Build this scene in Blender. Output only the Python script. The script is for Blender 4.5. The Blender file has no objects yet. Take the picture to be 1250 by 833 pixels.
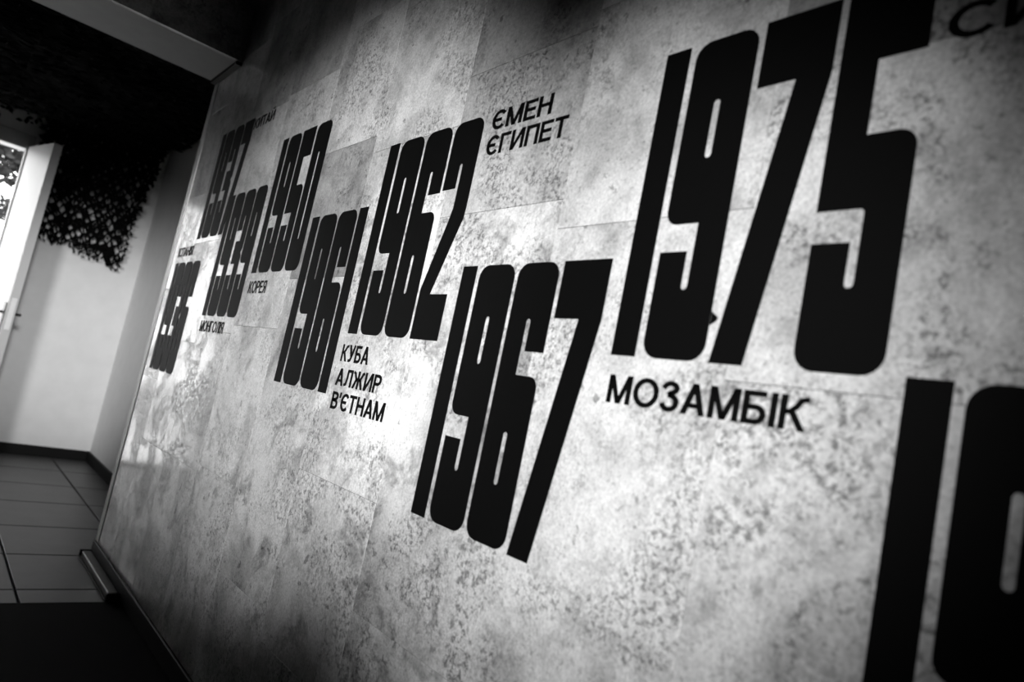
import bpy, bmesh, math, random
from mathutils import Matrix, Vector
random.seed(7)
scene = bpy.context.scene
C = scene.collection

# ------------------------------------------------------------------ camera
YAW, PITCH, ROLL, FPX = 0.882971, 0.1057004, 0.2039655, 858.566
CAM = Vector((0.0, -0.9, 1.095))
fw = Vector((-math.sin(YAW)*math.cos(PITCH), math.cos(YAW)*math.cos(PITCH), math.sin(PITCH)))
rt0 = Vector((math.cos(YAW), math.sin(YAW), 0)); up0 = rt0.cross(fw)
rt = math.cos(ROLL)*rt0 + math.sin(ROLL)*up0
up = -math.sin(ROLL)*rt0 + math.cos(ROLL)*up0
cd = bpy.data.cameras.new('camera'); cam = bpy.data.objects.new('camera', cd); C.objects.link(cam)
m = Matrix.Identity(4)
for i in range(3):
    m[i][0], m[i][1], m[i][2], m[i][3] = rt[i], up[i], -fw[i], CAM[i]
cam.matrix_world = m
cd.sensor_width = 36.0; cd.lens = 36.0*FPX/1250.0; cd.clip_start = 0.02
cd.dof.use_dof = True; cd.dof.focus_distance = 2.0; cd.dof.aperture_fstop = 2.4
scene.camera = cam

# ------------------------------------------------------------------ world, added unseen spots, exposure
w = bpy.data.worlds.new('overcast_sky'); scene.world = w; w.use_nodes = True
bg = w.node_tree.nodes['Background']; bg.inputs[0].default_value = (1, 1, 1, 1); bg.inputs[1].default_value = 6.0

def spot(name, loc, target, power, angle, blend, radius):
    l = bpy.data.lights.new(name, 'SPOT'); l.energy = power; l.spot_size = math.radians(angle)
    l.spot_blend = blend; l.shadow_soft_size = radius
    o = bpy.data.objects.new(name, l); C.objects.link(o); o.location = loc
    o.rotation_euler = (Vector(target)-Vector(loc)).to_track_quat('-Z', 'Y').to_euler()
    return o
spot('added_spot', (0.75, -2.5, 1.75), (-0.95, 0, 1.21), 540, 29, 1.0, 0.08)  # added unseen spot; its soft cone imitates lens vignetting on the wall
spot('added_spot.001', (0.75, -2.9, 1.85), (-2.15, 0, 1.34), 820, 29.5, 0.9, 0.08)  # added unseen spot, brightens the far half of the clad wall
spot('added_spot.002', (-2.1, -2.5, 2.2), (-6.87, 0.20, 0.95), 520, 30, 1.0, 0.35)  # added unseen spot, brightens the back room wall
spot('added_spot.003', (-1.5, -0.9, 2.3), (-6.87, 0.15, 0.95), 480, 27, 1.0, 0.25)  # second added spot, lightens the door leaf's shadow on the back wall
vs = scene.view_settings
scene.display_settings.display_device = 'sRGB'
vs.view_transform = 'Standard'; vs.look = 'None'; vs.gamma = 1.0; vs.exposure = 0.0; vs.use_curve_mapping = False

# ------------------------------------------------------------------ materials
def grey(name, v, rough=0.6, var=0.0, scale=20.0, bump=0.0, spec=0.5):
    mt = bpy.data.materials.new(name); mt.use_nodes = True
    nt = mt.node_tree; b = nt.nodes['Principled BSDF']
    b.inputs['Roughness'].default_value = rough
    b.inputs['Specular IOR Level'].default_value = spec
    b.inputs['Base Color'].default_value = (v, v, v, 1)
    if var or bump:
        tc = nt.nodes.new('ShaderNodeNewGeometry')
        n = nt.nodes.new('ShaderNodeTexNoise'); n.inputs['Scale'].default_value = scale
        n.inputs['Detail'].default_value = 6; n.inputs['Roughness'].default_value = 0.6
        nt.links.new(tc.outputs['Position'], n.inputs['Vector'])
        if var:
            mr = nt.nodes.new('ShaderNodeMapRange')
            mr.inputs['From Min'].default_value = 0.25; mr.inputs['From Max'].default_value = 0.75
            mr.inputs['To Min'].default_value = v*(1-var); mr.inputs['To Max'].default_value = v*(1+var)
            nt.links.new(n.outputs['Fac'], mr.inputs['Value']); nt.links.new(mr.outputs[0], b.inputs['Base Color'])
        if bump:
            bp = nt.nodes.new('ShaderNodeBump'); bp.inputs['Strength'].default_value = bump; bp.inputs['Distance'].default_value = 0.002
            nt.links.new(n.outputs['Fac'], bp.inputs['Height']); nt.links.new(bp.outputs[0], b.inputs['Normal'])
    return mt

def stone_material():
    mt = bpy.data.materials.new('polished_travertine'); mt.use_nodes = True
    nt = mt.node_tree; N = nt.nodes.new; L = nt.links.new
    b = nt.nodes['Principled BSDF']
    geo = N('ShaderNodeNewGeometry'); oi = N('ShaderNodeObjectInfo')
    off = N('ShaderNodeVectorMath'); off.operation = 'SCALE'; off.inputs[0].default_value = (13.1, 7.3, 19.7)
    L(oi.outputs['Random'], off.inputs['Scale'])
    add = N('ShaderNodeVectorMath'); add.operation = 'ADD'
    L(geo.outputs['Position'], add.inputs[0]); L(off.outputs[0], add.inputs[1])
    def noise(scale, detail, rough, dist=0.0, vec=add.outputs[0]):
        n = N('ShaderNodeTexNoise'); n.inputs['Scale'].default_value = scale; n.inputs['Detail'].default_value = detail
        n.inputs['Roughness'].default_value = rough; n.inputs['Distortion'].default_value = dist
        L(vec, n.inputs['Vector']); return n.outputs['Fac']
    def rng(v, a, c, lo, hi):
        r = N('ShaderNodeMapRange'); r.interpolation_type = 'SMOOTHSTEP'
        r.inputs['From Min'].default_value = a; r.inputs['From Max'].default_value = c
        r.inputs['To Min'].default_value = lo; r.inputs['To Max'].default_value = hi
        L(v, r.inputs['Value']); return r.outputs[0]
    def mul(a, c):
        x = N('ShaderNodeMath'); x.operation = 'MULTIPLY'
        for s, v in ((0, a), (1, c)):
            if isinstance(v, float): x.inputs[s].default_value = v
            else: L(v, x.inputs[s])
        return x.outputs[0]
    def lerp(f, a, c):
        x = N('ShaderNodeMix'); x.data_type = 'FLOAT'
        for s, v in ((0, f), (2, a), (3, c)):
            if isinstance(v, float): x.inputs[s].default_value = v
            else: L(v, x.inputs[s])
        return x.outputs[0]
    clouds = rng(noise(3.2, 7, 0.62, 0.4), 0.30, 0.58, 0.58, 1.0)
    mottle = rng(noise(13.0, 6, 0.68, 0.3), 0.34, 0.54, 0.78, 1.0)
    fine = rng(noise(150.0, 4, 0.7), 0.25, 0.75, 0.78, 1.18)
    # pores: gathered in clusters
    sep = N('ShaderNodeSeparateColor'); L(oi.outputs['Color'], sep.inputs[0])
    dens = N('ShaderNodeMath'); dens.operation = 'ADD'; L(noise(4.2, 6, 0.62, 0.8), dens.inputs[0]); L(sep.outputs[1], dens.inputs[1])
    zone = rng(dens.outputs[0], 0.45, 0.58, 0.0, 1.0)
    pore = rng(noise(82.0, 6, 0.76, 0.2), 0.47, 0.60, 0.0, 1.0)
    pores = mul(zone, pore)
    few = rng(noise(26.0, 3, 0.6), 0.66, 0.72, 0.0, 1.0)
    v = mul(mul(clouds, mottle), fine)
    v = lerp(pores, v, mul(v, 0.34))
    v = lerp(few, v, mul(v, 0.5))
    grain = rng(noise(95.0, 4, 0.75), 0.56, 0.70, 0.0, 1.0)
    v = lerp(grain, v, mul(v, 0.62))
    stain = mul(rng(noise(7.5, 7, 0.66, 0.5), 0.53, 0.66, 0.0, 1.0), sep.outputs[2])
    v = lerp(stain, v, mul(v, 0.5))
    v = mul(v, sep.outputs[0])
    v = mul(v, 0.86)
    comb = N('ShaderNodeCombineColor')
    for i in range(3): L(v, comb.inputs[i])
    L(comb.outputs[0], b.inputs['Base Color'])
    ro = lerp(pores, 0.13, 0.5); L(ro, b.inputs['Roughness'])
    b.inputs['Specular IOR Level'].default_value = 0.45
    bp = N('ShaderNodeBump'); bp.inputs['Strength'].default_value = 0.2; bp.inputs['Distance'].default_value = 0.0012; bp.invert = True
    L(pores, bp.inputs['Height']); L(bp.outputs[0], b.inputs['Normal'])
    return mt

M = {
 'stone': stone_material(),
 'grout': grey('pale_grout', 0.50, 0.8, 0.1, 30),
 'ink': grey('matt_black_film', 0.0028, 0.6, 0, spec=0.08),
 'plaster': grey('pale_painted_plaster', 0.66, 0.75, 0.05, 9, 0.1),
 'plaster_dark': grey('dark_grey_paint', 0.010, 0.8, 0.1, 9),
 'soffit': grey('painted_soffit', 0.32, 0.7, 0.06, 14),
 'tile': grey('grey_stone_tile', 0.055, 0.4, 0.25, 7, spec=0.3),
 'mortar': grey('dark_tile_joint', 0.02, 0.9),
 'carpet': grey('black_carpet', 0.004, 0.95, 0.2, 300, 0.6, spec=0.1),
 'black': grey('black_skirting_and_shade_paint', 0.006, 0.6, spec=0.15),
 'trim': grey('light_metal_trim', 0.75, 0.4, 0.05, 40),
 'channel': grey('grey_cable_channel', 0.08, 0.5),
 'door': grey('white_door_paint', 0.52, 0.4, 0.03, 6),
 'frame': grey('grey_door_frame', 0.40, 0.5, 0.04, 8),
 'lock': grey('dark_lock_metal', 0.02, 0.35),
 'net': grey('black_net_cloth', 0.004, 0.95, 0.3, 60, spec=0.02),
 'leaf': grey('tree_leaf', 0.018, 0.6, 0.4, 5),
 'bark': grey('tree_bark', 0.10, 0.9, 0.3, 30),
 'yard': grey('pale_yard_concrete', 0.55, 0.9, 0.1, 2),
}

# ------------------------------------------------------------------ helpers
def link(name, me, mat, parent=None, loc=None):
    o = bpy.data.objects.new(name, me); C.objects.link(o)
    if mat is not None and not me.materials: me.materials.append(mat)
    if parent: o.parent = parent
    if loc: o.location = loc
    return o
def tag(o, label=None, cat=None, group=None, kind=None):
    if label: o['label'] = label
    if cat: o['category'] = cat
    if group: o['group'] = group
    if kind: o['kind'] = kind
    return o
def add_box(bm, a, b, bev=0.0):
    r = bmesh.ops.create_cube(bm, size=1.0)
    vs_ = r['verts']
    for v in vs_:
        v.co = Vector([(a[i]+b[i])/2 + v.co[i]*(b[i]-a[i]) for i in range(3)])
    if bev:
        es = list({e for v in vs_ for e in v.link_edges})
        bmesh.ops.bevel(bm, geom=es, offset=bev, segments=1, affect='EDGES')
def mesh(bm, name='mesh', smooth=False):
    me = bpy.data.meshes.new(name); bm.to_mesh(me); bm.free()
    if smooth:
        for p in me.polygons: p.use_smooth = True
    return me
def box(name, a, b, mat, parent=None, bev=0.0, at=None):
    """box with its origin at `at` (default: a's corner stays at world coordinates)"""
    o_ = Vector(at) if at else Vector((0, 0, 0))
    bm = bmesh.new(); add_box(bm, Vector(a)-o_, Vector(b)-o_, bev)
    return link(name, mesh(bm, name), mat, parent, at)
def structure(name, a, b, mat, bev=0.0, label=None):
    return tag(box(name, a, b, mat, None, bev), label, None, None, 'structure')

# ------------------------------------------------------------------ the setting
BACK, SIDE, END = -6.867, 0.423, -4.0       # back wall x, side wall y, end of the clad wall x
LF, LZ = -3.575, 2.53                        # portal beam front x and soffit height
HALLC, BACKC = 3.15, 2.80                    # ceilings
LEFT, NEAR = -3.4, 2.6
CARPET = -3.285

# clad wall
wall = structure('wall_right', (END, 0.022, 0), (NEAR, SIDE-0.02, HALLC), M['grout'], label='pale stone-clad wall carrying the black year numbers')
cols = [-3.935, -3.64, -3.21, -2.775, -2.33, -1.92, -1.471, -1.028, -0.595, -0.16, 0.27, 0.70, 1.13, 1.57, 2.0, 2.6]
seams = {0: [.93, 1.38, 1.86, 2.33, 2.8], 1: [.65, 1.13, 1.60, 2.07, 2.55], 2: [.655, 1.19, 1.67, 2.15, 2.62],
         3: [.685, 1.225, 1.70, 2.17, 2.65], 4: [.42, 1.40, 1.84, 2.30, 2.78], 5: [.35, .83, 1.785, 2.25, 2.72],
         6: [.58, 1.54, 1.914, 2.38, 2.85], 7: [.54, 1.478, 1.95, 2.42, 2.89], 8: [.27, 1.211, 1.683, 2.15, 2.62]}
dark = {(6, 1.54): .66, (6, 1.914): .60, (4, 1.40): .60, (8, 1.683): .66, (3, 2.17): .72, (2, 2.15): .85, (5, 2.25): .86, (5, 1.31): .95, (2, .2): .85, (1, .19): .9}
J = 0.0004
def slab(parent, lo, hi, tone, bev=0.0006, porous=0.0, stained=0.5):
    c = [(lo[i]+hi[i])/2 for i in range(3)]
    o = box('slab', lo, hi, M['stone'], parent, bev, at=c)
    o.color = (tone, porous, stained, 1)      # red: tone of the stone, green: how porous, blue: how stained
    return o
rs = random.Random(3)
for i in range(len(cols)-1):
    zs = seams.get(i)
    if zs is None:
        z0 = rs.uniform(.1, .45); zs = [z0+.472*k for k in range(6)]
    zs = [0.0]+zs+[HALLC]
    for a, b in zip(zs, zs[1:]):
        tone = dark.get((i, round(a, 3)), rs.uniform(.90, 1.04))
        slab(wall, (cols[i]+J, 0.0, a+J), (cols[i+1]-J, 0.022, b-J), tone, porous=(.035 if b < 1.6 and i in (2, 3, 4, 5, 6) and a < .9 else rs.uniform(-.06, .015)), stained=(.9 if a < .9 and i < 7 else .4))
# light edge strip at the end of the clad wall
structure('trim_1', (END, -0.003, 0.0003), (-3.936, 0.0215, LZ-0.0005), M['trim'], 0.0)

# portal beam
beam = structure('wall_portal', (END, LEFT, LZ), (LF-0.022, -0.001, HALLC), M['soffit'], label='stone-faced beam over the passage to the back room')
y = -0.002
k = 0
while y > LEFT+0.05:
    y2 = max(y-0.43, LEFT+0.002)
    zz = [LZ+.0, LZ+.31+(.12 if k % 2 else 0), HALLC-.002]
    for a, b in zip(zz, zz[1:]):
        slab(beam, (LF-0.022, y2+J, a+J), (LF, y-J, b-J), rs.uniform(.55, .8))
    y = y2; k += 1
structure('wall_pier', (END, LEFT, 0), (LF, -2.75, LZ-0.001), M['plaster'])
structure('shadow_gap_strip', (END+0.01, -0.030, LZ-0.018), (LF-0.01, -0.001, LZ-0.0005), M['black'])  # black strip standing in for the shadow gap between soffit and clad wall

# shell of both rooms
structure('wall_back', (BACK-0.15, -0.53, 0), (BACK, SIDE+0.15, 3.1), M['plaster'], label='pale plain wall at the end of the back room')
structure('wall_back_far', (BACK-0.15, LEFT-0.15, 0), (BACK, -1.28, 3.1), M['plaster'])
structure('wall_back_over_door', (BACK-0.15, -1.279, 2.50), (BACK, -0.531, 3.1), M['plaster'])
structure('wall_side', (BACK+0.0005, SIDE, 0), (END+0.2, SIDE+0.15, 3.1), M['plaster'], label='pale recessed side wall beyond the clad wall')
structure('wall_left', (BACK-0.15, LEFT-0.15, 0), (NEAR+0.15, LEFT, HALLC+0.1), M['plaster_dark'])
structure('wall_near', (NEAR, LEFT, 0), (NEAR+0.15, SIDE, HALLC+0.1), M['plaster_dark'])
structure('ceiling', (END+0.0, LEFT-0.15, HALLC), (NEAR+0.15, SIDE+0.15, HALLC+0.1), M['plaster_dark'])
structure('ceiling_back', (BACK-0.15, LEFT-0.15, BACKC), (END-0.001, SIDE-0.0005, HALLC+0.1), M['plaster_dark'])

# floor: stone tiles in the back room, black carpet in the hall
floor = structure('floor', (BACK-0.15, LEFT-0.15, -0.12), (NEAR+0.15, SIDE+0.15, -0.014), M['mortar'])
tx = [CARPET, -3.455, -3.975, -4.52, -5.13, -5.69, -6.27, BACK]
ty = [SIDE, 0.155, -0.37, -0.92, -1.47, -2.02, -2.57, -3.12, LEFT]
for a, b in zip(tx, tx[1:]):
    for c, d in zip(ty, ty[1:]):
        g = 0.011
        lo = (b+g/2, d+g/2, -0.014); hi = (a-g/2, c-g/2, 0.0)
        if a > END+.05:                           # the clad wall stands here
            if d > 0.1: continue
            hi = (hi[0], min(hi[1], -0.001), 0.0)
        cc = [(lo[i]+hi[i])/2 for i in range(3)]
        o = box('tile', lo, hi, M['tile'], floor, 0.0015, at=cc)
carpet = structure('floor_carpet', (CARPET+0.002, LEFT, -0.0138), (NEAR, -0.001, 0.002), M['carpet'], label='black carpet covering the hall floor')

# skirtings
structure('baseboard_back', (BACK+0.0003, -0.53, 0.0003), (BACK+0.018, SIDE-0.0005, 0.085), M['black'], 0.003)
structure('baseboard_side', (BACK+0.019, SIDE-0.018, 0.0003), (-5.74, SIDE-0.0003, 0.085), M['black'], 0.003)
structure('baseboard_right', (END+0.002, -0.013, 0.0024), (NEAR-0.01, -0.0004, 0.075), M['black'], 0.003)
ch = structure('trim_3', (-3.96, -0.058, 0.0003), (-3.31, -0.016, 0.030), M['channel'], 0.004, 'low grey cable channel along the foot of the clad wall')
box('end_cap', (-3.972, -0.066, 0.0003), (-3.961, -0.015, 0.034), M['black'], ch, 0.002)
box('end_cap', (-3.309, -0.066, 0.0025), (-3.29, -0.015, 0.034), M['black'], ch, 0.002)
box('joint_strip', (-3.96, -0.068, 0.0003), (-3.31, -0.0585, 0.006), M['black'], ch, 0.001)

# ------------------------------------------------------------------ doorway and open leaf
HY, DZ, OPL = -0.576, 2.40, -1.22
fr = tag(bpy.data.objects.new('door_frame', None), None, None); C.objects.link(fr); fr.location = (BACK, HY, 0); fr['kind'] = 'structure'
fr.name = 'door_2'
def fbox(n, a, b, mat=M['frame'], bev=0.004):
    return box(n, Vector(a)-fr.location, Vector(b)-fr.location, mat, fr, bev)
fbox('jamb', (BACK-0.14, HY, 0), (BACK+0.012, -0.5305, 2.52))
fbox('jamb', (BACK-0.14, -1.2795, 0), (BACK+0.012, OPL, 2.52))
fbox('head', (BACK-0.14, OPL+0.0005, DZ), (BACK+0.014, HY-0.0005, 2.52))
fbox('threshold', (BACK-0.14, OPL+0.0005, 0), (BACK-0.0, HY-0.0005, 0.025), M['channel'])

door = tag(bpy.data.objects.new('door_1', None), 'white narrow door leaf standing open beside the bright doorway', None, None, 'structure'); C.objects.link(door)
door.location = (BACK+0.03, HY+0.012, 0.012)
door.rotation_euler = (0, 0, math.atan2(0.115, 0.46))
LW, LT, LH = 0.485, 0.062, 2.41
box('leaf_panel', (0, 0, 0), (LW, LT, LH), M['door'], door, 0.003)
pl = box('lock_plate', (LW+0.0002, LT*0.22, 0.96), (LW+0.004, LT*0.78, 1.20), M['trim'], door, 0.001)
h1 = bmesh.new()
add_box(h1, (LW-0.062, -0.006, 0.94), (LW-0.022, -0.0003, 1.16), 0.002)
add_box(h1, (LW-0.052, -0.045, 1.075), (LW-0.034, -0.0055, 1.093), 0.004)
add_box(h1, (LW-0.160, -0.052, 1.073), (LW-0.030, -0.036, 1.095), 0.006)
link('handle', mesh(h1), M['lock'], door)
h2 = bmesh.new()
add_box(h2, (LW-0.062, LT+0.0003, 0.94), (LW-0.022, LT+0.006, 1.16), 0.002)
add_box(h2, (LW-0.052, LT+0.0055, 1.075), (LW-0.034, LT+0.045, 1.093), 0.004)
add_box(h2, (LW-0.160, LT+0.036, 1.073), (LW-0.030, LT+0.052, 1.095), 0.006)
link('handle', mesh(h2), M['lock'], door)
for z in (0.25, 1.2, 2.15):
    hb = bmesh.new(); bmesh.ops.create_cone(hb, cap_ends=True, segments=10, radius1=0.008, radius2=0.008, depth=0.09, matrix=Matrix.Translation((-0.009, 0.004, z)))
    link('hinge', mesh(hb), M['lock'], door)

# ------------------------------------------------------------------ camouflage nets
def net_mesh(nu, nv, fn, hole, keep, seed):
    """diamond lattice of cloth scraps with gaps; fn(u, v) -> point on the hanging cloth"""
    r = random.Random(seed); vv = []; ff = []
    for i in range(nu):
        for j in range(nv):
            cu = (i+0.5+(0.5 if j % 2 else 0))/nu; cv = (j+0.5)/nv
            if cu > 1.02 or not keep(cu, cv, r): continue
            su, sv = 0.56/nu, 1.08/nv
            h_ = hole(cu, cv, r)
            jit = lambda s: r.uniform(-s, s)
            outer = [(cu-su+jit(su*.2), cv), (cu, cv-sv+jit(sv*.2)), (cu+su+jit(su*.2), cv), (cu, cv+sv+jit(sv*.2))]
            ang = r.uniform(-.5, .5)
            inner = []
            for k_ in range(4):
                a_ = math.pi+math.pi/2*k_+ang; q = h_*r.uniform(.7, 1.15)
                inner.append((cu+su*q*math.cos(a_), cv+sv*q*math.sin(a_)))
            n0 = len(vv)
            for (u, v) in outer: vv.append(fn(u, v, r.uniform(-.004, .010)))
            for (u, v) in inner: vv.append(fn(u, v, r.uniform(.0, .022)))
            for k_ in range(4):
                k2 = (k_+1) % 4
                ff.append((n0+k_, n0+k2, n0+4+k2, n0+4+k_))
            if r.random() < .45:            # a loose scrap of cloth
                n1 = len(vv); a_ = r.uniform(0, 6.28); d = r.uniform(.3, .75)
                for (p, q) in ((-d, -.22), (d, -.16), (d*.8, .2), (-d*.9, .24)):
                    vv.append(fn(cu+su*(p*math.cos(a_)-q*math.sin(a_)), cv+sv*(p*math.sin(a_)+q*math.cos(a_)), r.uniform(.01, .035)))
                ff.append((n1, n1+1, n1+2, n1+3))
    me = bpy.data.meshes.new('net'); me.from_pydata(vv, [], ff); me.update()
    return me
# the piece hanging down the back wall
def bottom(u): return 1.80-0.16*min(1, u*1.05)+0.02*math.sin(u*17)
def hang(u, v, d):
    yl, yr = -0.515, 0.26+0.13*(max(v, 0)**1.5)
    yy = yl+(yr-yl)*u
    zz = bottom(u)+(2.74-bottom(u))*v
    return (BACK+0.045+d+0.03*(1+math.sin(u*9+v*4))*v, yy, zz)
def scrap_mesh(n, fn, seed, size, lim):
    r = random.Random(seed); vv = []; ff = []
    for _ in range(n):
        u, v = lim(r); a_ = r.uniform(0, 6.28); l_ = size*r.uniform(.5, 1.1); k0 = len(vv)
        for (p, q) in ((-1, -.3), (.2, -.5), (1, .1), (-.2, .5)):
            vv.append(fn(u+l_*(p*math.cos(a_)-q*math.sin(a_)), v+l_*(p*math.sin(a_)+q*math.cos(a_)), r.uniform(.01, .04)))
        ff.append((k0, k0+1, k0+2, k0+3))
    me = bpy.data.meshes.new('scraps'); me.from_pydata(vv, [], ff); me.update()
    return me
def overhead(u, v, d):
    u = min(1, max(0, u)); v = min(1, max(0, v))
    x = BACK+0.03+(END-0.10-BACK-0.03)*u; yy = -2.6+(SIDE-0.04+2.6)*v
    sag = 0.035*math.sin(u*9.5+1)*math.sin(v*8)+0.02*math.sin(u*23+v*11)
    return (x, yy, 2.69+sag-d*.8)
parts = [net_mesh(13, 24, hang,
              lambda u, v, r: max(0, (0.80-0.7*max(0, v-.35-.4*max(0, u-.4)))*r.uniform(.35, 1.0)) if r.random() < .88 else 0.05,
              lambda u, v, r: u < 1.0 and (v > 0.04 or r.random() < .6), 5),
         scrap_mesh(70, hang, 21, .022, lambda r: (r.random(), r.uniform(-.01, .04))),
         scrap_mesh(90, hang, 22, .022, lambda r: (r.uniform(.96, 1.01), r.random())),
         scrap_mesh(420, hang, 23, .035, lambda r: (r.random(), 1-.62*r.random()**1.5)),
         scrap_mesh(60, hang, 24, .030, lambda r: (r.uniform(-.9, 0), r.uniform(.80, 1.0))),
         net_mesh(46, 46, overhead, lambda u, v, r: 0.15*r.random(), lambda u, v, r: True, 9)]
bm = bmesh.new()
for q in parts: bm.from_mesh(q)
n1 = link('camouflage_net', mesh(bm, 'camouflage_net'), M['net'])
tag(n1, 'black camouflage net stretched under the ceiling and hanging ragged down the pale back wall', 'net')

# ------------------------------------------------------------------ year numbers
DW, DH, ONE = 0.122, 0.556, 0.053
def arc(cx, cy, r, a0, a1, n=5):
    return [(cx+r*math.cos(math.radians(a0+(a1-a0)*i/n)), cy+r*math.sin(math.radians(a0+(a1-a0)*i/n))) for i in range(n+1)]
R_, SL, SR = 0.030, 0.0545, 0.0675
def slot(y0, y1):
    c = (SL+SR)/2; r = (SR-SL)/2
    return arc(c, y1-r, r, 0, 180, 6)+arc(c, y0+r, r, 180, 360, 6)
def nine():
    c = (SL+SR)/2; r = (SR-SL)/2
    o = arc(R_, R_, R_, 180, 270)+arc(DW-R_, R_, R_, 270, 360)+arc(DW-R_, DH-R_, R_, 0, 90)+arc(R_, DH-R_, R_, 90, 180)
    o += arc(.024, .228+.024, .024, 180, 270)+[(SR, .228)]
    o += arc(c, .115+r, r, 360, 180, 6)+[(SL, .180), (0, .180)]
    return [o, slot(.340, .443)]
def rot180(loops): return [[(DW-x, DH-y) for x, y in l] for l in loops]
def one(): return [[(0, 0), (ONE, 0), (ONE, DH), (0, DH)]]
def seven(): return [[(0.0, DH), (DW, DH), (DW, .444), (.056, 0), (-.001, 0), (.066, .444), (0, .444)]]
def five():
    c = (SL+SR)/2; r = (SR-SL)/2
    o = arc(R_, R_, R_, 180, 270)+arc(DW-R_, R_, R_, 270, 360)+arc(DW-.026, .332-.026, .026, 0, 90)
    o += [(SL, .332), (SL, .443), (DW-.004, .443), (DW-.004, DH), (0, DH), (0, .226), (SR-.004, .226), (SR, .222)]
    o += arc(c, .115+r, r, 360, 180, 6)+[(SL, .179), (0, .179)]
    return [o]
def two():
    c = (SL+SR)/2; r = (SR-SL)/2
    o = [(0, 0), (DW, 0), (DW, .112), (.046, .112), (DW-.002, .300), (DW, .325)]
    o += arc(DW-R_, DH-R_, R_, 0, 90)+arc(R_, DH-R_, R_, 90, 180)+[(0, .380), (SL, .380)]
    o += arc(c, .443-r, r, 180, 0, 6)+[(SR, .33), (.060, .30), (0, .125)]
    return [o]
def zero():
    return [arc(R_, R_, R_, 180, 270)+arc(DW-R_, R_, R_, 270, 360)+arc(DW-R_, DH-R_, R_, 0, 90)+arc(R_, DH-R_, R_, 90, 180), slot(.115, .443)]
def three():
    c = (SL+SR)/2; r = (SR-SL)/2
    o = arc(R_, R_, R_, 180, 270)+arc(DW-R_, R_, R_, 270, 360)+[(DW, .262), (DW-.014, .278), (DW, .294)]
    o += arc(DW-R_, DH-R_, R_, 0, 90)+arc(R_, DH-R_, R_, 90, 180)
    o += [(0, .376), (SL, .376)]+arc(c, .441-r, r, 180, 0, 6)+[(SR, .328), (.02, .328), (.02, .228), (SR, .228)]
    o += arc(c, .115+r, r, 360, 180, 6)+[(SL, .180), (0, .180)]
    return [o]
SHAPES = {'0': zero(), '1': one(), '2': two(), '3': three(), '5': five(), '6': rot180(nine()), '7': seven(), '9': nine()}
def outline_mesh(loops, thick, name):
    cu = bpy.data.curves.new(name, 'CURVE'); cu.dimensions = '2D'; cu.fill_mode = 'BOTH'; cu.extrude = thick/2
    for l in loops:
        sp = cu.splines.new('POLY'); sp.points.add(len(l)-1)
        for p, (x, y) in zip(sp.points, l): p.co = (x, y, 0, 1)
        sp.use_cyclic_u = True
    ob = bpy.data.objects.new(name, cu); C.objects.link(ob)
    dg = bpy.context.evaluated_depsgraph_get(); dg.update()
    me = bpy.data.meshes.new_from_object(ob.evaluated_get(dg)); me.name = name
    bpy.data.objects.remove(ob); bpy.data.curves.remove(cu)
    for v in me.vertices:
        x, y, z = v.co; v.co = (x, -(z+thick/2), y)
    me.materials.clear(); me.materials.append(M['ink'])
    return me
DM = {k_: outline_mesh(v, 0.0016, 'digit_'+k_) for k_, v in SHAPES.items()}
def year(text, x, z, sx, sz, label):
    e = bpy.data.objects.new('year_number', None); C.objects.link(e); e.location = (x, -0.0001, z); e.empty_display_size = .1
    tag(e, label, 'number', 'black year numbers on the stone wall')
    px = 0.0
    for chx in text:
        o = link('digit', DM[chx], None, e, (px*sx, 0, 0)); o.scale = (sx, 1, sz)
        px += (ONE+0.0145) if chx == '1' else (DW+0.0115)
YEARS = [
 ('1936', -3.845, 0.972, .925, .97, 'black year 1936, lowest of the numbers beside the wall end'),
 ('1937', -3.588, 1.622, .955, .955, 'black year 1937, highest of all the numbers on the wall'),
 ('1939', -3.200, 1.254, .955, .975, 'black year 1939 with the word МОНГОЛІЯ close below it'),
 ('1950', -2.716, 1.430, .955, .972, 'black year 1950 above the small word КОРЕЯ'),
 ('1961', -2.250, 1.054, 1.0, 1.0, 'black year 1961 beside the words КУБА and АЛЖИР'),
 ('1962', -1.812, 1.232, .985, 1.0, 'black year 1962 with the words ЄМЕН and ЄГИПЕТ beside its top'),
 ('1967', -1.318, 0.846, 1.0, 1.013, 'black year 1967 below and between 1962 and 1975'),
 ('1975', -0.823, 1.235, .985, .997, 'black year 1975 above the word МОЗАМБІК'),
 ('1979', -0.346, 0.682, .985, 1.0, 'black year starting with 19, below and past the year 1975'),
]
for a in YEARS: year(*a)
# a sliver of film peeling between the 9 and the 7 of 1975
flap = bmesh.new()
q = [flap.verts.new(p) for p in ((.188, -.0017, .080), (.188, -.0017, .058), (.200, -.004, .066), (.203, -.0055, .070))]
flap.faces.new(q)
y75 = [o for o in C.objects if o.get('label', '').startswith('black year 1975')][0]
link('peeled_sliver', mesh(flap), M['ink'], y75)

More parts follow.
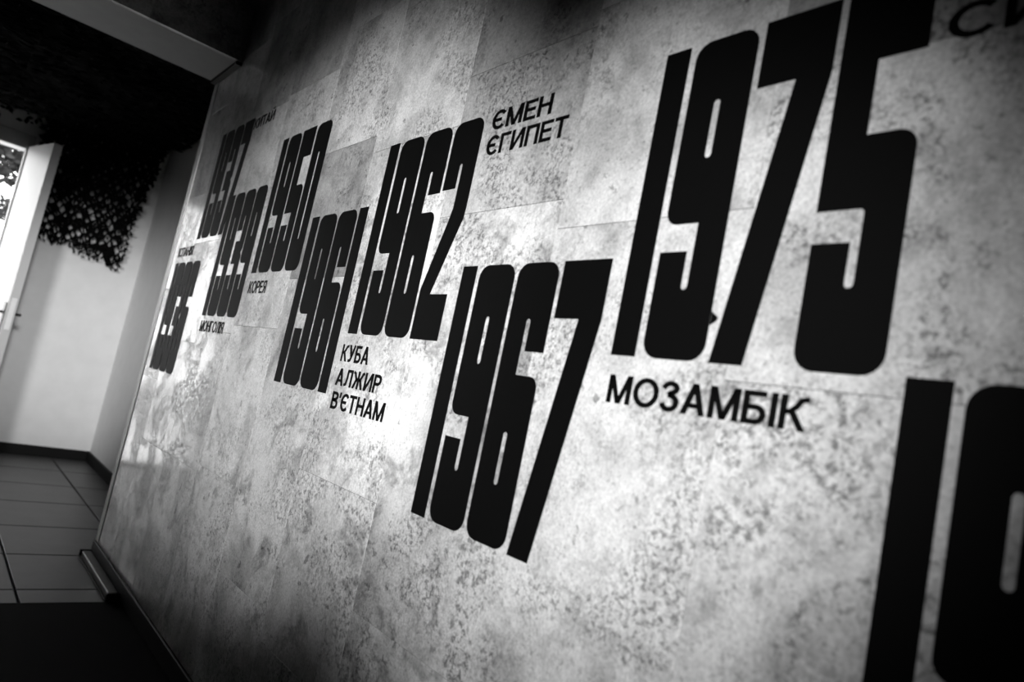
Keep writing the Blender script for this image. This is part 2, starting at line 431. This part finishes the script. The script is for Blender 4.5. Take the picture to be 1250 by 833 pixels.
# ------------------------------------------------------------------ country captions
T = 0.165; A_ = T/2
def line(pts, t=T):
    """ribbon with mitred joints"""
    n = len(pts); out = []
    for i in range(n):
        d0 = Vector(pts[i])-Vector(pts[i-1]) if i else None
        d1 = Vector(pts[i+1])-Vector(pts[i]) if i < n-1 else None
        a = (d0 or d1).normalized(); b = (d1 or d0).normalized()
        na = Vector((-a.y, a.x)); nb = Vector((-b.y, b.x)); mm = (na+nb)
        mm = na if mm.length < 1e-4 else mm.normalized()
        q = (t/2)/max(.35, mm.dot(na)); p = Vector(pts[i])
        out.append((p+mm*q, p-mm*q))
    return [[out[i][0], out[i+1][0], out[i+1][1], out[i][1]] for i in range(n-1)]
def par(x0, y0, x1, y1, t=T*1.1):
    return [[Vector((x0-t/2, y0)), Vector((x0+t/2, y0)), Vector((x1+t/2, y1)), Vector((x1-t/2, y1))]]
def ell(cx, cy, rx, ry, a0, a1, n=14):
    return [(cx+rx*math.cos(math.radians(a0+(a1-a0)*i/n)), cy+ry*math.sin(math.radians(a0+(a1-a0)*i/n))) for i in range(n+1)]
def k_arm(x0, x1, s=1):
    xm = (x0+x1)/2
    return line([(x0, .50), (x0+(xm-x0)*.5, .53), (xm, .68), (xm+(x1-xm)*.35, .86), (x1, 1-A_)], T*.9)
G = {}
G['І'] = (.155, line([(A_, 0), (A_, 1)]))
G['Г'] = (.58, line([(A_, 0), (A_, 1-A_), (.58, 1-A_)]))
G['П'] = (.70, line([(A_, 0), (A_, 1-A_), (.70-A_, 1-A_), (.70-A_, 0)]))
G['Н'] = (.70, line([(A_, 0), (A_, 1)])+line([(.70-A_, 0), (.70-A_, 1)])+line([(A_, .52), (.70-A_, .52)]))
G['Е'] = (.62, line([(.62, 1-A_), (A_, 1-A_), (A_, A_), (.62, A_)])+line([(A_, .52), (.57, .52)]))
G['Т'] = (.66, line([(0, 1-A_), (.66, 1-A_)])+line([(.33, 0), (.33, 1-A_)]))
G['И'] = (.72, line([(A_, 0), (A_, 1)])+line([(.72-A_, 0), (.72-A_, 1)])+par(A_+.02, .0, .70-A_, 1.0, T))
G['Й'] = (.72, G['И'][1]+line(ell(.36, 1.27, .17, .15, 190, 350, 6), .09))
G['М'] = (.86, line([(A_, 0), (A_, 1)])+line([(.86-A_, 0), (.86-A_, 1)])+par(.10, 1, .43, 0, T)+par(.76, 1, .43, 0, T))
G['А'] = (.74, par(.085, 0, .37, 1, T*1.08)+par(.655, 0, .37, 1, T*1.08)+line([(.18, .29), (.56, .29)], T*.9))
G['Л'] = (.72, line([(.20, 1-A_), (.72-A_, 1-A_), (.72-A_, 0)])+line([(.27, 1-A_), (.25, .45), (.19, .14), (.02, A_)], T*.95))
G['К'] = (.68, line([(A_, 0), (A_, 1)])+k_arm(.12, .68)+par(.58, 0, .28, .56, T*1.1))
G['У'] = (.68, par(.09, 1, .37, .30, T*1.1)+line([(.61, 1), (.38, .27), (.30, .11), (.19, A_), (.07, A_)], T*.95))
G['Б'] = (.64, line([(.60, 1-A_), (A_, 1-A_), (A_, A_), (.34, A_)]+ell(.36, .30, .64-.36-A_, .30-A_, -85, 85, 8)+[(.34, .60-A_), (A_, .60-A_)]))
G['В'] = (.66, line([(A_, 0), (A_, 1)])+line([(A_, A_), (.36, A_)]+ell(.38, .29, .66-.38-A_, .29-A_, -85, 85, 8)+[(.34, .58-A_), (A_, .58-A_)])+line([(A_, 1-A_), (.34, 1-A_)]+ell(.36, .75, .62-.36-A_, .25-A_, 85, -85, 8)+[(.34, .50+A_-.03), (A_, .50+A_-.03)]))
G['Р'] = (.64, line([(A_, 0), (A_, 1)])+line([(A_, 1-A_), (.34, 1-A_)]+ell(.36, .70, .64-.36-A_, .30-A_, 85, -85, 8)+[(.34, .40+A_), (A_, .40+A_)]))
G['Я'] = (.66, [[Vector((.66-p.x, p.y)) for p in q] for q in G['Р'][1]]+par(.10, 0, .32, .45, T*1.1))
G['З'] = (.60, line([(.05, .74)]+ell(.28, .76, .20, .24-A_, 165, -80, 9)+[(.22, .53)])+line([(.22, .53), (.30, .53)]+ell(.29, .29, .60-.29-A_, .29-A_+.02, 80, -170, 10)))
G['О'] = (.88, line(ell(.44, .5, .44-A_, .5-A_+.01, 0, 360, 22)))
G['С'] = (.82, line(ell(.44, .5, .44-A_, .5-A_+.01, 42, 318, 18)))
G['Є'] = (.72, line(ell(.40, .5, .40-A_, .5-A_+.01, 42, 318, 18))+line([(A_, .5), (.52, .5)]))
G['Ж'] = (1.0, line([(.5, 0), (.5, 1)])+k_arm(.55, 1.0)+[[Vector((1-p.x, p.y)) for p in q] for q in k_arm(.55, 1.0)]+par(.90, 0, .66, .56)+par(.10, 0, .34, .56))
G["'"] = (.13, par(.05, .70, .08, 1.02, T*.8))
LM = {}
def letter_mesh(chx):
    if chx in LM: return LM[chx]
    bm = bmesh.new(); th = 0.0012
    for q in G[chx][1]:
        f = [bm.verts.new((p.x*.048, -th, p.y*.048)) for p in q]
        bk = [bm.verts.new((p.x*.048, 0, p.y*.048)) for p in q]
        bm.faces.new(f); bm.faces.new(bk[::-1])
        for i in range(4): bm.faces.new((f[i], bk[i], bk[(i+1) % 4], f[(i+1) % 4]))
    bmesh.ops.recalc_face_normals(bm, faces=bm.faces)
    me = mesh(bm, 'letter'); me.materials.append(M['ink']); LM[chx] = me
    return me
def caption(text, x0, x1, ztop, label):
    e = bpy.data.objects.new('country_caption', None); C.objects.link(e); e.location = (x0, -0.0001, ztop-.048); e.empty_display_size = .03
    tag(e, label, 'lettering', 'small black country names on the stone wall')
    gap = .085
    tot = sum(G[c][0] for c in text)+gap*(len(text)-1)
    s = (x1-x0)/(tot*.048); px = 0
    for c in text:
        o = link('letter', letter_mesh(c), None, e, (px*.048*s, 0, 0)); o.scale = (s, 1, 1)
        px += G[c][0]+gap
caption('ІСПАНІЯ', -3.852, -3.600, 1.592, 'small black word just above the year 1936')
caption('КИТАЙ', -3.142, -2.906, 2.143, 'small black word at the top right of 1937')
caption('МОНГОЛІЯ', -3.185, -2.878, 1.233, 'faint black word МОНГОЛІЯ under the foot of 1939, near the wall end')
caption('КОРЕЯ', -2.703, -2.526, 1.399, 'small black word КОРЕЯ tucked between 1939 and the foot of 1950')
caption('КУБА', -1.821, -1.663, 1.200, 'black word КУБА, top line of three under 1962')
caption('АЛЖИР', -1.819, -1.570, 1.132, 'black word АЛЖИР, middle line between КУБА and В\'ЄТНАМ')
caption("В'ЄТНАМ", -1.817, -1.525, 1.066, 'black word В\'ЄТНАМ, bottom line of three beside 1961')
caption('ЄМЕН', -1.330, -1.122, 1.790, 'black word ЄМЕН, upper line beside the top of 1962')
caption('ЄГИПЕТ', -1.332, -1.060, 1.727, 'black word ЄГИПЕТ, lower line beside the top of 1962')
caption('МОЗАМБІК', -0.815, -0.460, 1.201, 'black word МОЗАМБІК under the year 1975')
caption('СИРІЯ', -0.357, -0.125, 1.724, 'black word starting СИ beside the top of 1975')

# ------------------------------------------------------------------ outdoors, seen through the doorway
tag(box('yard', (-22, -12, -0.30), (BACK-0.151, 9, -0.05), M['yard']), 'pale paved yard outside the doorway', None, None, 'structure')
tree = bpy.data.objects.new('leafy_tree', None); C.objects.link(tree); tree.location = (-10.2, -1.75, -0.05)
tag(tree, 'dark leafy tree outside the open doorway', 'tree')
def limb(pts, rad):
    bm = bmesh.new(); rings = []
    for i, p in enumerate(pts):
        p = Vector(p); r = rad[i]
        rings.append([bm.verts.new(p+Vector((r*math.cos(a*math.pi/4), r*math.sin(a*math.pi/4), 0))) for a in range(8)])
    for a, b in zip(rings, rings[1:]):
        for i in range(8): bm.faces.new((a[i], a[(i+1) % 8], b[(i+1) % 8], b[i]))
    bm.faces.new(rings[0][::-1]); bm.faces.new(rings[-1])
    return mesh(bm, smooth=True)
link('trunk', limb([(0, 0, 0), (.03, -.04, 1.2), (-.02, .02, 2.6), (.05, .1, 4.2)], [.15, .12, .09, .03]), M['bark'], tree)
link('branch', limb([(0, 0, 2.0), (.15, .4, 2.6), (.2, .9, 3.0), (.2, 1.2, 3.1)], [.06, .045, .03, .01]), M['bark'], tree)
link('branch', limb([(0, 0, 2.5), (.1, -.5, 3.0), (.1, -.9, 3.5)], [.05, .035, .01]), M['bark'], tree)
rl = random.Random(11); vv = []; ff = []
clusters = [(.2, 1.02, 3.00, .34, 330), (.2, 1.33, 2.78, .22, 150), (.25, 1.33, 2.30, .17, 80), (.2, 1.40, 1.95, .09, 22), (.2, .45, 3.25, .45, 300), (.1, -.5, 3.3, .5, 300), (0, 0, 3.9, .6, 400), (.2, 1.5, 3.6, .45, 300)]
for cx, cy, cz, r, n in clusters:
    for _ in range(int(n*2.2)):
        d = Vector((rl.gauss(0, 1), rl.gauss(0, 1), rl.gauss(0, 1))).normalized()*r*rl.random()**.4
        p = Vector((cx, cy, cz))+d
        a = Vector((rl.gauss(0, 1), rl.gauss(0, 1), rl.gauss(0, .6)-.4)).normalized(); b = a.orthogonal().normalized()
        l = rl.uniform(.07, .13); k0 = len(vv)
        vv += [p, p+a*l*.5+b*l*.25, p+a*l, p+a*l*.5-b*l*.25]; ff.append((k0, k0+1, k0+2, k0+3))
me = bpy.data.meshes.new('foliage'); me.from_pydata(vv, [], ff); me.update()
tag(link('foliage', me, M['leaf'], tree), kind='stuff')
